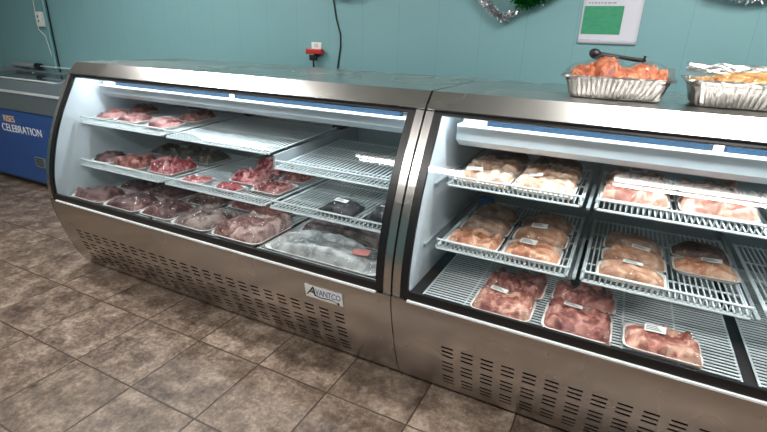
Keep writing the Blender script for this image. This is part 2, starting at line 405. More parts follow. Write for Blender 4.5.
def make_case(x0, x1, label, secs, levels, vents, honey, hb, pitch):
    c = thing('refrigerated_display_case', label, 'display case', (0, 0, 0), 'curved glass meat cases')
    # stainless top with sloped front edge
    obj('top', prism_x(BM(), [(.0, 1.21), (.742, 1.21), (.742, 1.198), (.012, 1.198), (-.045, 1.147), (-.060, 1.147), (-.0615, 1.150), (-.003, 1.2095)], x0+.003, x1-.003), M['steel'], c)
    # end caps
    inner_back = [(.742, .02)]
    for a, d in ((x0+.003, 1), (x1-.003, -1)):
        poly = GLS+LOWS+[(.742, .02), (.742, 1.197), (.012, 1.197), (-.045, 1.146)]
        obj('end_panel', prism_x(BM(), poly, min(a, a+.032*d), max(a, a+.032*d)), M['steel'], c)
        e = a+.033*d
        poly2 = [(y+.012, z) for y, z in GLS if z < 1.13]+[(-.28, .452), (.70, .452), (.70, 1.19), (.014, 1.19), (-.04, 1.138)]
        obj('end_liner', prism_x(BM(), poly2, min(e, e+.008*d), max(e, e+.008*d)), M['liner'], c)
    ix0, ix1 = x0+.036, x1-.036
    # kick panel with punched slots: faces are left out where a slot is
    xs = {x0+.001, x1-.001}; cols = []
    x = vents[0]
    while x < vents[1]+1e-6:
        cols.append((x-.0235, x+.0235)); xs |= {x-.0235, x+.0235}; x += vents[2]
    rows = []
    for g in (.2945, .2115, .1275):
        for k in range(3): rows.append((g-k*.0225-.0088, g-k*.0225))
    zs = {z for _, z in LOWS} | {r_ for q in rows for r_ in q}
    xs = sorted(xs); zs = sorted(zs, reverse=True)
    b = BM(); off = -.0015
    V = {(i, j): b.verts.new((xx, y_at(LOWS, zz)+off, zz)) for i, xx in enumerate(xs) for j, zz in enumerate(zs)}
    for i in range(len(xs)-1):
        for j in range(len(zs)-1):
            xm = (xs[i]+xs[i+1])/2; zm = (zs[j]+zs[j+1])/2
            if any(a < xm < q for a, q in cols) and any(a < zm < q for a, q in rows): continue
            b.faces.new((V[i, j], V[i+1, j], V[i+1, j+1], V[i, j+1]))
    kp = obj('kick_panel', b, M['steel_panel'], c)
    sm = kp.modifiers.new('thickness', 'SOLIDIFY'); sm.thickness = .0014; sm.offset = 0; sm.use_rim = False
    kp.data.shade_smooth()
    # screws on the panel
    nx = int((x1-x0)/.62)
    for x, z in [(x, z) for x in (x0+.055, x1-.055) for z in (.43, .23, .05)]+[(x0+(x1-x0)*k/(nx+1), .415) for k in range(1, nx+1)]:
        b = BM(); bmesh.ops.create_icosphere(b, subdivisions=1, radius=.0036, matrix=Matrix.Translation((x, y_at(LOWS, z)-.003, z)) @ Matrix.Scale(.5, 4, (0, 1, 0)))
        obj('screw', b, M['grey_mid'], c, True)
    # dark machine space behind the slots, and the plinth
    obj('machine_compartment', prism_x(BM(), [(y+.012, z) for y, z in LOWS if z < .45]+[(.69, .022), (.69, .44)], ix0, ix1), M['dark'], c)
    obj('plinth', box(BM(), x0+.03, x1-.03, -.11, .70, 0, .03), M['black'], c)
    # ledge under the glass
    obj('sill_ledge', box(BM(), ix0+.03, ix1-.03, -.3085, -.272, .462, .4715, .002), M['lip'], c)  # near-white colour stands in for the highlight on the stainless edge
    # curved glass, black border
    obj('front_glass', strip_x(BM(), GLS, ix0+.001, ix1-.001, .006), M['glass'], c, True)
    def off_prof(o, z0=-9, z1=9): return [(y+o, z) for y, z in GLS if z0 <= z <= z1]
    b = BM(); w = .031
    strip_x(b, off_prof(-.0035), ix0, ix0+w, .013); strip_x(b, off_prof(-.0035), ix1-w, ix1, .013)
    g = [(y_at(GLS, z)-.0035, z) for z in (1.1415, 1.138, 1.134)]
    strip_x(b, g, ix0+w, ix1-w, .013)
    g = [(y_at(GLS, z)-.0035, z) for z in (.506, .49, .4725)]
    strip_x(b, g, ix0+w, ix1-w, .013)
    box(b, ix0, ix1, -.069, -.055, 1.1405, 1.1468)
    obj('glass_frame', b, M['black'], c)
    # inside: deck, back, shelves
    obj('deck_pan', box(BM(), ix0+.009, ix1-.009, -.285, .70, .452, .462), M['deck'], c)
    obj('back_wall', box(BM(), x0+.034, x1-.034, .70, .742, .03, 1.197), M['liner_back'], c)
    for x in secs[0][2:]: obj('dark_patch', box(BM(), x, x+.145, .692, .6995, .862, .932), M['dark'], c)  # dark rectangles set on the back wall
    for (a, q) in secs[1]:
        deck_grid(c, a+.006, q-.006, -.272, .66, .478)
    for name, lv in levels.items():
        for (a, q), (y0, y1, z0, z1) in zip(secs[1], lv): wire_shelf(c, a+.004, q-.004, y0, y1, z0, z1, pitch)
        for i in range(len(secs[1])+1):
            k = min(i, len(lv)-1); y0, y1, z0, z1 = lv[k]; kk = max(i-1, 0); zlo = min(z0, lv[kk][2]); zl1 = min(z1, lv[kk][3]); zhi = max(z0, lv[kk][2]); zh1 = max(z1, lv[kk][3])
            xx = ix0+.014 if i == 0 else ix1-.014 if i == len(secs[1]) else (secs[1][i-1][1]+secs[1][i][0])/2
            b = BM(); prism_x(b, [(y0+.02, zhi-.010), (y0+.02, zlo-.018), (.699, zl1-.04), (.699, zh1-.010)], xx-.006, xx+.006)
            obj('shelf_bracket', b, M['bracket'], c)
    # evaporator housing under the top
    h = obj('evaporator_housing', prism_x(BM(), [(.05, 1.087), (.056, hb+.004), (.10, hb-.025), (.66, hb-.032), (.66, 1.087)], ix0+.055, ix1-.045), M['duct'], c)
    obj('housing_lip', box(BM(), ix0+.06, ix1-.05, .040, .052, 1.078, 1.089, .002), M['lip'], h)
    obj('air_grille', box(BM(), honey[0], honey[1], .058, .09, 1.089, 1.135), M['honey'], h)
    obj('grille_end', box(BM(), ix0+.075, honey[0]-.004, .066, .09, 1.089, 1.13), M['bracket'], h)
    for x in honey[2]: obj('grille_clip', box(BM(), x, x+.028, .054, .06, 1.0895, 1.118), M['grey_pale'], h)
    obj('roof_liner', box(BM(), ix0+.009, ix1-.009, .02, .699, 1.188, 1.1975), M['bracket'], c)
    b = BM(); tube(b, [(ix0+.04, .012, 1.172), (ix1-.04, .012, 1.172)], .010, 8)
    obj('lamp_tube', b, M['case_lamp'], c, True)
    lamp(c, ((ix0+ix1)/2, .012, 1.159), ix1-ix0-.1, .022, 2.35*(ix1-ix0), (.86, .95, 1), (math.radians(8), 0, 0))
    return c

LX0, LX1 = -2.192, -.001
left_secs = ([0, 0, -2.12, -1.60, -.90], [(-2.115, -1.44), (-1.415, -.745), (-.72, -.055)])
caseL = make_case(LX0, LX1, 'longer stainless curved-glass meat case with badge, next to the blue freezer', left_secs,
    {'mid': [(-.13, .53, .645, .645)]*3, 'top': [(-.085, .5, .885, .915), (-.085, .5, .882, .912), (-.085, .5, .822, .852)]},
    (-2.03, -.2, .0772), (-1.96, -.16, [-1.09]), 1.038, .0212)
RX0, RX1 = .001, 1.768
right_secs = ([0, 0], [(.10, .60), (.633, 1.133), (1.166, 1.666)])
caseR = make_case(RX0, RX1, 'shorter stainless curved-glass meat case with two foil trays on its top', right_secs,
    {'mid': [(-.135, .53, .637, .637)]*3, 'top': [(-.055, .5, .872, .872)]*3},
    (.232, 1.62, .0772), (.21, 1.6, [.94]), 1.02, .0172)

# badge on the longer case
def badge():
    z0, z1, x0, x1 = .343, .408, -.408, -.222
    ya, yb = y_at(LOWS, z0)-.004, y_at(LOWS, z1)-.004
    p = BM(); w, hgt = x1-x0, math.hypot(z1-z0, yb-ya)
    box(p, 0, w, 0, hgt, 0, .0022, .0008)
    up = Vector((0, yb-ya, z1-z0)).normalized(); r_ = Vector((1, 0, 0)); nn = r_.cross(up)
    Mx = Matrix((r_, up, nn)).transposed().to_4x4(); Mx.translation = Vector((x0, ya, z0))
    b = obj('badge', xf(p, Mx), M['sticker'], caseL); b['label'] = 'white rectangular badge with blue and black lettering'
    t = text_bm('VANTCO', .044, .12, .0004, .93)
    xs = [v.co.x for v in t.verts]; s = .124/(max(xs)-min(xs))
    xf(t, Matrix.Translation((.051, .0245, .0026)) @ Matrix.Diagonal((s, 1, 1, 1)))
    obj('lettering', xf(t, Mx), M['logo_blue'], b)
    t = text_bm('A', .072, .35, .0004); xf(t, Matrix.Translation((.004, .014, .0026)))
    sw = smooth_prof([(.032, .056), (.038, .038), (.052, .020), (.080, .0135), (.115, .0175), (.140, .0155), (.160, .0075)], 5)
    tube(t, [(x, y, .003) for x, y in sw], [.0006+.0016*math.sin(PI*min(1, i/len(sw)+.05)) for i in range(len(sw))], 5)
    bmesh.ops.create_cone(t, cap_ends=True, segments=14, radius1=.0068, radius2=.0068, depth=.001, matrix=Matrix.Translation((.163, .0075, .003)))
    obj('emblem', xf(t, Mx), M['logo_black'], b)
badge()

# ------------------------------------------------------------------ packed meat
def pieces_for(kind, w, d, h, rnd):
    P = [(0, 0, w*.62, d*.62, 0, h*.62, .45)]
    if kind == 'thigh':      # many folded overlapping pieces
        n = round(w*d/.0011)
        for i in range(n):
            P.append((rnd.uniform(-.44, .44)*w, rnd.uniform(-.44, .44)*d, rnd.uniform(.026, .046), rnd.uniform(.011, .022), rnd.gauss(.3, .8), h*rnd.uniform(.72, 1), rnd.random()))
    elif kind == 'breast':
        n = 2 if d < .16 else 3
        for i in range(n):
            P.append((rnd.uniform(-.01, .01), -d/2+d*(i+.5)/n, w*.47, d/n*.72, rnd.uniform(-.12, .12), h*rnd.uniform(.85, 1), rnd.uniform(.3, .7)))
        P.append((w*.2, 0, w*.25, d*.4, .4, h*.95, .5))
        for i in range(6): P.append((rnd.uniform(-.3, .3)*w, rnd.uniform(-.35, .35)*d, rnd.uniform(.03, .05), rnd.uniform(.014, .024), rnd.gauss(0, .3), h*rnd.uniform(.9, 1.04), rnd.uniform(.2, .8)))
    elif kind == 'steak':
        n = max(4, round(w/.03))
        for i in range(n):
            P.append((-w/2+w*(i+.6)/n, rnd.uniform(-.012, .012), w/n*.9, d*.48, rnd.uniform(-.35, .35), h*rnd.uniform(.75, 1), rnd.uniform(0, .8)))
        for i in range(10): P.append((rnd.uniform(-.4, .4)*w, rnd.uniform(-.4, .4)*d, rnd.uniform(.018, .035), rnd.uniform(.007, .014), rnd.uniform(0, PI), h*rnd.uniform(.85, 1.05), rnd.random()*1.2))
    elif kind == 'slab':
        for i in range(3):
            P.append((rnd.uniform(-.2, .2)*w, rnd.uniform(-.2, .2)*d, w*.42, d*.42, rnd.uniform(0, .6), h*rnd.uniform(.6, 1), rnd.random()*.6))
        for i in range(7): P.append((rnd.uniform(-.36, .36)*w, rnd.uniform(-.36, .36)*d, rnd.uniform(.02, .04), rnd.uniform(.01, .02), rnd.uniform(0, PI), h*rnd.uniform(.75, 1), rnd.random()))
    elif kind == 'bundle':   # long pieces lying side by side
        for i in range(4):
            P.append((rnd.uniform(-.12, .12)*w, -d/2+d*(i+.5)/4, w*rnd.uniform(.34, .46), d*.2, rnd.uniform(-.08, .08), h*rnd.uniform(.7, 1), rnd.uniform(.1, .9)))
        for i in range(9):
            P.append((rnd.uniform(-.42, .42)*w, rnd.uniform(-.36, .36)*d, rnd.uniform(.05, .09), rnd.uniform(.02, .04), rnd.gauss(0, .4), h*rnd.uniform(.6, .95), rnd.random()))
    elif kind == 'mound':    # several big rounded masses with folds
        for i in range(8):
            P.append((rnd.uniform(-.36, .36)*w, rnd.uniform(-.32, .32)*d, w*rnd.uniform(.14, .26), d*rnd.uniform(.18, .3), rnd.uniform(0, PI), h*rnd.uniform(.6, 1), rnd.random()))
        for i in range(22):
            P.append((rnd.uniform(-.42, .42)*w, rnd.uniform(-.42, .42)*d, rnd.uniform(.03, .06), rnd.uniform(.012, .026), rnd.uniform(0, PI), h*rnd.uniform(.6, .95), rnd.random()))
    return P

def field(P, w, d, nx, ny, rnd, rough=.1):
    xs = np.linspace(-w/2, w/2, nx); ys = np.linspace(-d/2, d/2, ny); X, Y = np.meshgrid(xs, ys, indexing='ij')
    H = np.zeros_like(X); T = np.full_like(X, .3)
    for (cx, cy, a, b_, ang, h, tone) in P:
        u = (X-cx)*math.cos(ang)+(Y-cy)*math.sin(ang); v = -(X-cx)*math.sin(ang)+(Y-cy)*math.cos(ang)
        q = (u/a)**2+(v/b_)**2
        hh = np.where(q < 1, h*np.power(np.clip(1-q, 0, 1), .42), 0)
        T = np.where(hh > H, tone, T); H = np.maximum(H, hh)
    k = [(rnd.uniform(50, 140), rnd.uniform(50, 140), rnd.uniform(0, 6)) for _ in range(4)]
    ripple = sum(np.sin(a*X+b_*Y+c_) for a, b_, c_ in k)/4
    H = H*(1+rough*ripple)
    ex = np.clip((w/2-np.abs(X))/(.012), 0, 1); ey = np.clip((d/2-np.abs(Y))/(.012), 0, 1)
    H = H*np.sqrt(np.minimum(ex, ey))
    return X, Y, H, T

def grid_obj(name, X, Y, Z, m, parent, keep=None, tone=None):
    nx, ny = X.shape; vid = -np.ones((nx, ny), int); faces = []; verts = []
    ok = np.ones((nx-1, ny-1), bool) if keep is None else keep
    for i in range(nx-1):
        for j in range(ny-1):
            if ok[i, j]: faces.append(((i, j), (i+1, j), (i+1, j+1), (i, j+1)))
    for f in faces:
        for p in f:
            if vid[p] < 0: vid[p] = len(verts); verts.append(p)
    me = bpy.data.meshes.new(name)
    me.from_pydata([(X[p], Y[p], Z[p]) for p in verts], [], [[vid[p] for p in f] for f in faces])
    if tone is not None:
        at = me.attributes.new('tone', 'FLOAT', 'POINT'); at.data.foreach_set('value', [float(tone[p]) for p in verts])
    me.materials.append(m); me.shade_smooth()
    o = bpy.data.objects.new(name, me); COL.objects.link(o); o.parent = parent
    return o

def blur(H, it=2):
    for _ in range(it):
        p = np.pad(H, 1, mode='edge'); H = (p[:-2, 1:-1]+p[2:, 1:-1]+p[1:-1, :-2]+p[1:-1, 2:]+2*p[1:-1, 1:-1])/6
    return H
def dil(H, it=1):
    for _ in range(it):
        p = np.pad(H, 1, mode='edge'); H = np.max([p[a:a+H.shape[0], b_:b_+H.shape[1]] for a in range(3) for b_ in range(3)], axis=0)
    return H

SEED = [100]
def pack(x0, x1, y0, y1, z, h, kind, meat, label, group, sticker=None, tray='foam', tilt=0, rz=0, tag_m='sticker', cat='meat tray', name='meat_tray'):
    """overwrapped foam tray: tray, meat, film and (where seen) a price sticker"""
    SEED[0] += 1; rnd = random.Random(SEED[0])
    w, d = x1-x0, y1-y0
    t = thing(name, label, cat, ((x0+x1)/2, (y0+y1)/2, z), group, rz)
    t.rotation_euler = (tilt, 0, rz)
    th = .016; r = min(w, d)*.16
    lo = [[(x*k, y*k2, zz) for x, y in rrect(w, d, r)] for k, k2, zz in ((.86, .84, 0), (.97, .965, th*.8), (1, 1, th), (.985, .98, th+.001), (.955, .945, th), (.84, .82, .0035))]
    obj('foam_tray', loft(BM(), lo), M[tray], t, True)
    X, Y, H, T = field(pieces_for(kind, w*.95, d*.93, h, rnd), w*.97, d*.955, 49, 41, rnd)
    keep = (H[:-1, :-1]+H[1:, :-1]+H[:-1, 1:]+H[1:, 1:]) > .004
    grid_obj('meat', X, Y, np.maximum(H, .006)*1.0+.003, MEAT[meat], t, keep, T)
    # film: a taut skin over the meat, tucked to the rim
    Hf = blur(dil(np.maximum(H+.002, th), 3), 6)
    Hf = np.maximum(Hf, dil(H, 1)+.0045)
    Xf, Yf = X*(1/.97), Y*(.995/.955)
    Hf[0, :] = Hf[-1, :] = th*.85; Hf[:, 0] = Hf[:, -1] = th*.85
    f = grid_obj('film_wrap', Xf[::2, ::2], Yf[::2, ::2], Hf[::2, ::2], M['film'], t)
    if sticker:
        sx, sy = sticker[:2]; a = sticker[2] if len(sticker) > 2 else 0
        i = min(47, max(1, int((sx+.5)*48))); j = min(39, max(1, int((sy+.5)*40)))
        dx = (Hf[i+1, j]-Hf[i-1, j])/(X[i+1, j]-X[i-1, j]); dy = (Hf[i, j+1]-Hf[i, j-1])/(Y[i, j+1]-Y[i, j-1])
        up = Vector((-dx*.7, -dy*.7, 1)).normalized(); rx = (Vector((1, 0, 0))-up*up.x).normalized(); q = Matrix((rx, up.cross(rx), up)).transposed().to_4x4()
        Mx = Matrix.Translation((Xf[i, j], Yf[i, j], Hf[i, j]+.002)) @ q @ Matrix.Rotation(a, 4, 'Z')
        sw, sh = (.062, .032) if tag_m == 'sticker' else (.075, .05)
        s = obj('price_sticker', xf(box(BM(), -sw/2, sw/2, -sh/2, sh/2, 0, .001), Mx), M[tag_m], t)
        if tag_m != 'sticker': return t
        b = BM()
        for k in range(3): box(b, -sw*.42, sw*(.1+.1*k), sh*(.28-.24*k)-.0022, sh*(.28-.24*k)+.0022, .001, .0013)
        obj('print_lines', xf(b, Mx), M['sticker_print'], s)
    return t

gT, gM, gD = 'meat trays on the upper shelves', 'meat trays on the middle shelves', 'meat trays on the bottom deck'
zt, zm, zd = .8755, .6405, .482
# --- shorter case, upper shelf
pack(.118, .332, -.045, .145, zt, .042, 'thigh', 'pale', 'pale chicken tray at the front left corner of the shorter case upper shelf', gT, (-.2, 0, .3))
pack(.34, .565, -.045, .145, zt, .042, 'thigh', 'pale', 'pale chicken tray at the front, second from the seam between cases, upper shelf', gT, (-.2, .18, .1))
pack(.118, .332, .152, .325, zt, .046, 'thigh', 'pale', 'pale chicken tray in middle row nearest the seam, shorter case upper shelf', gT)
pack(.34, .565, .152, .325, zt, .046, 'thigh', 'pale', 'pale chicken tray in middle row beside the shelf gap, sticker on its back', gT, (.05, .2, 0))
pack(.12, .332, .332, .49, zt, .05, 'breast', 'brown', 'dark brown tray at the back nearest the seam, shorter case upper shelf', gT)
pack(.34, .56, .332, .49, zt, .05, 'breast', 'brown', 'dark brown tray at the back beside the gap, shorter case upper shelf', gT)
pack(.645, .865, .01, .19, zt, .055, 'thigh', 'wing', 'pinkish wing tray in front, left of two on the glare-streaked shelf', gT)
pack(.89, 1.112, .01, .19, zt, .055, 'thigh', 'wing', 'pinkish wing tray in front, right of two on the glare-streaked shelf', gT)
pack(.655, .865, .21, .38, zt, .06, 'thigh', 'pink', 'pink tray with white sticker behind the left wing tray on upper shelf', gT, (.0, .12, -.1))
pack(.89, 1.10, .21, .38, zt, .06, 'thigh', 'pink', 'pink tray with white sticker behind the right wing tray on upper shelf', gT, (-.1, .12, -.05))
# --- shorter case, middle shelf
pack(.13, .338, -.115, .045, zm, .042, 'thigh', 'orange', 'orange-tan chicken tray at the front left of the shorter case middle shelf', gM)
pack(.135, .34, .05, .20, zm, .05, 'breast', 'grey', 'greyish tray directly behind the orange-tan chicken tray', gM)
pack(.14, .34, .21, .35, zm, .052, 'breast', 'grey', 'dim greyish tray at the back left of shorter case middle shelf', gM)
pack(.352, .562, -.115, .045, zm, .042, 'breast', 'orange', 'tan chicken tray with sticker at front, right of the orange-tan tray', gM, (-.1, .12, -.15))
pack(.356, .566, .05, .20, zm, .052, 'breast', 'tan', 'tan chicken tray with sticker, second in its row from the glass', gM, (-.05, .1, 0))
pack(.36, .57, .21, .35, zm, .054, 'breast', 'grey', 'greyish tray behind two tan chicken trays, middle shelf next to gap', gM)
pack(.683, .90, -.115, .02, zm, .046, 'breast', 'tan', 'frontmost tan breast tray of three overlapping on the central middle shelf', gM, (0, .15, -.1))
pack(.69, .905, .025, .15, zm, .052, 'breast', 'tan', 'second of three overlapping tan breast trays on the central middle shelf', gM, (.1, .2, -.1))
pack(.69, .90, .155, .28, zm, .055, 'breast', 'grey', 'rearmost of three overlapping breast trays on the central middle shelf', gM)
pack(.925, 1.13, .07, .205, zm, .042, 'breast', 'orange', 'orange-brown fillet tray set back from the front rail, right of three breast trays', gM, (.1, .15, -.1))
pack(.925, 1.125, .215, .34, zm, .048, 'breast', 'brown', 'dark fillet tray behind the set-back orange-brown fillet tray', gM)
# --- shorter case, deck
pack(.295, .512, -.277, -.108, zd, .048, 'thigh', 'pink', 'pale pink thigh tray on deck by glass, nearest the seam, white sticker', gD, (-.12, .2, -.05))
pack(.302, .525, -.10, .055, zd, .056, 'thigh', 'darkpink', 'dark red tray behind the pale pink thigh tray on deck', gD)
pack(.545, .768, -.275, -.08, zd, .052, 'thigh', 'darkpink', 'dark pink thigh tray with sticker on deck by glass, middle of three', gD, (-.1, .2, .1))
pack(.55, .775, -.07, .075, zd, .056, 'thigh', 'darkpink', 'dark pink tray behind the middle tray on the shorter case deck', gD)
pack(.80, 1.025, -.255, -.095, zd, .05, 'thigh', 'pink', 'pink thigh tray standing alone on deck, right of the other deck trays', gD, (-.1, .1, -.05))
# blue packet behind the middle shelf trays
b = BM(); box(b, -.05, .02, -.02, .02, 0, .05, .008); o = obj('blue_packet', b, M['bluebag'], None, True, (.17, .42, .6405)); tag(o, 'small blue packet at the back of the middle shelf behind greyish trays', 'packet')

# --- longer case, upper shelf (slopes up to the back)
tl = math.atan2(.03, .585); zl = lambda y: .8885+.03*(y+.085)/.585+.001
def packL(x0, x1, y0, y1, *a, **k): return pack(x0, x1, y0, y1, zl((y0+y1)/2), *a, tilt=tl, **k)
packL(-2.108, -1.955, -.02, .13, .045, 'slab', 'mince', 'pale red meat tray at the front corner nearest the freezer, upper shelf', gT)
packL(-2.06, -1.92, .15, .32, .055, 'slab', 'mince', 'pale red meat tray with sticker at back, upper shelf end by freezer', gT, (-.1, .15, 0))
packL(-1.935, -1.73, -.02, .13, .045, 'slab', 'mince', 'pale red meat tray in front, second from freezer end of upper shelf', gT)
packL(-1.635, -1.485, -.04, .13, .05, 'slab', 'mince', 'pale red meat tray in front with sticker, third from freezer end, upper shelf', gT, (-.1, .2, 0))
packL(-1.62, -1.46, .15, .35, .055, 'breast', 'mince', 'long pale red meat tray at back beside the empty upper shelf', gT)
# --- longer case, middle shelf
zm = .6485
pack(-2.10, -1.94, -.09, .09, zm, .06, 'slab', 'dark', 'dark red meat tray at front corner nearest freezer, middle shelf', gM)
pack(-1.89, -1.69, -.09, .09, zm, .072, 'mound', 'darkpink', 'rounded dark pink wrapped meat, second from freezer on middle shelf', gM)
pack(-1.64, -1.45, -.07, .15, zm, .07, 'steak', 'beef', 'red beef tray beside first shelf joint on longer case middle shelf', gM)
pack(-2.0, -1.81, .22, .40, zm, .06, 'slab', 'olive', 'olive-grey tray at back, nearest freezer on middle shelf', gM)
pack(-1.79, -1.62, .22, .42, zm, .065, 'mound', 'olive', 'olive-grey tray at back, second from freezer on middle shelf', gM)
pack(-1.60, -1.45, .20, .40, zm, .065, 'mound', 'olive', 'olive-grey tray at back beside first shelf joint, middle shelf', gM)
pack(-1.355, -1.20, -.10, .02, zm, .03, 'slab', 'beef', 'flat dark red steak tray at front rail just past first shelf joint', gM)
pack(-1.11, -.965, -.10, .0, zm, .032, 'slab', 'beef', 'flat dark red steak tray with white corners in front of bright beef', gM)
pack(-1.14, -.955, .03, .22, zm, .06, 'steak', 'beef', 'bright red sliced beef tray in the centre of longer case middle shelf', gM)
pack(-1.16, -.97, .25, .43, zm, .075, 'steak', 'beef', 'red beef tray with pale sticker behind the bright sliced beef', gM, (-.2, .1, .2))
pack(-.93, -.755, -.03, .16, zm, .04, 'steak', 'mince', 'red and white striped beef tray right of bright sliced beef', gM)
pack(-.93, -.77, .19, .37, zm, .045, 'steak', 'mince', 'pale beef tray behind the red and white striped beef', gM)
pack(-.475, -.30, -.11, .05, zm, .048, 'breast', 'black', 'black tray with white sticker on near-empty middle shelf, left of two', gM, (-.05, .1, 0), tray='black_foam')
pack(-.25, -.08, -.10, .07, zm, .06, 'breast', 'black', 'black tray with white sticker on middle shelf beside the case seam', gM, (.0, .0, .3), tray='black_foam')
# --- longer case, deck
pack(-2.07, -1.80, -.262, -.06, zd, .06, 'slab', 'dark', 'dark meat tray on deck at the glass corner nearest freezer', gD)
pack(-1.79, -1.525, -.262, -.05, zd, .065, 'slab', 'dark', 'dark meat tray with pinkish fat on deck, second from freezer', gD)
pack(-1.515, -1.28, -.25, -.03, zd, .065, 'slab', 'dark', 'dark brown meat tray on deck, third from freezer', gD)
pack(-2.0, -1.76, -.03, .19, zd, .06, 'slab', 'dark', 'dark meat tray at back of deck nearest freezer', gD)
pack(-1.75, -1.49, -.03, .19, zd, .065, 'slab', 'dark', 'dark meat tray at back of deck, second from freezer', gD)
pack(-1.46, -1.22, .0, .22, zd, .06, 'mound', 'brown', 'brown meat tray at back of deck below the red beef', gD)
pack(-1.27, -1.01, -.262, -.01, zd, .07, 'mound', 'greywrap', 'grey plastic-wrapped meat on deck left of the large bone-in piece', gD)
pack(-1.0, -.70, -.262, .04, zd, .085, 'mound', 'bone', 'large pinkish bone-in meat on deck at the centre of the longer case', gD)
pack(-1.2, -.80, .06, .30, zd, .075, 'mound', 'darkpink', 'wide dark red tray behind the large bone-in meat on deck', gD)
pack(-.675, -.095, -.25, -.035, zd, .07, 'bundle', 'white', 'long whitish wrapped meat with pink label on deck, against the glass by badge', gD, (.3, -.05, .2), tag_m='pink_label')
pack(-.66, -.11, -.02, .22, zd, .08, 'bundle', 'greywrap', 'long grey wrapped meat behind the whitish one on deck', gD)

# ------------------------------------------------------------------ foil trays on the case top
def foil_tray(x0, x1, y0, y1, z0, z1, inset, meat, label, h, seed, lumps):
    t = thing('foil_tray', label, 'foil tray', ((x0+x1)/2, (y0+y1)/2, z0), 'foil trays on the case top')
    w, d, H = x1-x0, y1-y0, z1-z0
    def ring(w_, d_, z, amp=0, n=64):
        pts = []
        base = rrect(w_, d_, .03, 3); L = []
        # resample rounded rectangle evenly so the sides can be pleated
        P = [Vector(p) for p in base]; P.append(P[0]); cum = [0]
        for a, b_ in zip(P, P[1:]): cum.append(cum[-1]+(b_-a).length)
        for k in range(n*2):
            s_ = cum[-1]*k/(n*2); i = max(j for j in range(len(cum)-1) if cum[j] <= s_+1e-9)
            f = (s_-cum[i])/max(1e-9, cum[i+1]-cum[i]); p = P[i].lerp(P[i+1], f)
            o = p.normalized()*(amp*(1 if k % 2 else -1)); L.append((p.x+o.x, p.y+o.y, z))
        return L
    iw, idp = w-2*inset, d-2*inset
    loops = [ring(iw-.02, idp-.02, .001), ring(iw-.004, idp-.004, .003, .0016), ring(iw+.006, idp+.006, .012, .0024), ring(iw*.7+w*.3-.004, idp*.7+d*.3-.004, H*.38, .0018), ring(iw*.4+w*.6-.014, idp*.4+d*.6-.014, H*.62, .0005), ring(w-.026, d-.026, H-.006, .0002),
             ring(w-.02, d-.02, H-.001), ring(w, d, H), ring(w+.002, d+.002, H-.004), ring(w, d, H+.002), ring(w-.022, d-.022, H+.0005), ring(w-.03, d-.03, H-.008), ring(iw-.006, idp-.006, .006), ring(iw-.03, idp-.03, .005)]
    obj('foil_pan', loft(BM(), loops), M['foil'], t)
    rnd = random.Random(seed)
    P = [(cx*w, cy*d, a*w, b_*d, ang, hh, rnd.random()) for cx, cy, a, b_, ang, hh in lumps]
    base = field(P, w-.03, d-.03, 46, 34, random.Random(1), 0)[2]
    for _ in range(110):
        cx, cy = rnd.uniform(-.44, .44), rnd.uniform(-.42, .42)
        hb = base[min(45, int((cx+.5)*46)), min(33, int((cy+.5)*34))]
        P.append((cx*w, cy*d, rnd.uniform(.014, .03), rnd.uniform(.006, .013), rnd.uniform(0, PI), max(hb, H)+rnd.uniform(.001, .010), rnd.random()))
    X, Y, F, T = field(P, w-.03, d-.03, 64, 46, rnd, .03)
    F = np.maximum(F, H*.8)
    grid_obj('food', X, Y, F, MEAT[meat], t, None, T)
    Ff = blur(dil(F, 2), 5)+.005; edge = np.minimum(np.minimum(X-X.min(), X.max()-X), np.minimum(Y-Y.min(), Y.max()-Y)); Ff = np.maximum(np.minimum(Ff, H+.002+edge*1.1), dil(F, 1)+.003)
    Ff[0, :] = Ff[-1, :] = H+.002; Ff[:, 0] = Ff[:, -1] = H+.002
    grid_obj('film_wrap', X*(w/(w-.03)), Y*(d/(d-.03)), Ff, M['film'], t)
    return t
H1 = 1.29-1.2105
foil_tray(.437, .803, .125, .395, 1.2105, 1.288, .036, 'fried', 'foil tray of orange fried pieces under cling film, below the paper notice', .06, 3,
    [(-.12, 0, .2, .42, .2, H1+.062), (.2, .05, .2, .4, -.2, H1+.042), (-.33, -.02, .14, .36, 0, H1+.03), (.02, -.1, .3, .36, 0, H1+.03), (.38, 0, .1, .34, 0, H1+.028)])
t2 = foil_tray(.828, 1.225, .125, .395, 1.2105, 1.296, .038, 'loaf', 'foil tray of golden food under bunched film, at the photo right edge', .04, 5,
    [(.05, 0, .42, .42, 0, H1+.038), (-.15, 0, .25, .38, 0, H1+.03), (.25, .05, .2, .38, 0, H1+.04)])
# bunched film on the second tray
b = BM(); rnd = random.Random(9)
for k in range(9):
    yy = -.06+.03*k; pts = []
    for i in range(14):
        x = -.19+.40*i/13
        pts.append((x, yy*.5+.02*math.sin(i*1.3+k), .118+.012*math.sin(i*.9+k*1.7)+rnd.uniform(-.004, .004)+.012*(i > 9)))
    tube(b, pts, [.004+.003*rnd.random() for _ in pts], 5)
obj('bunched_film', b, clear('bunched_film', (.93, .95, .97, 1), .18, 1.5, 1.5, .12), t2, True)
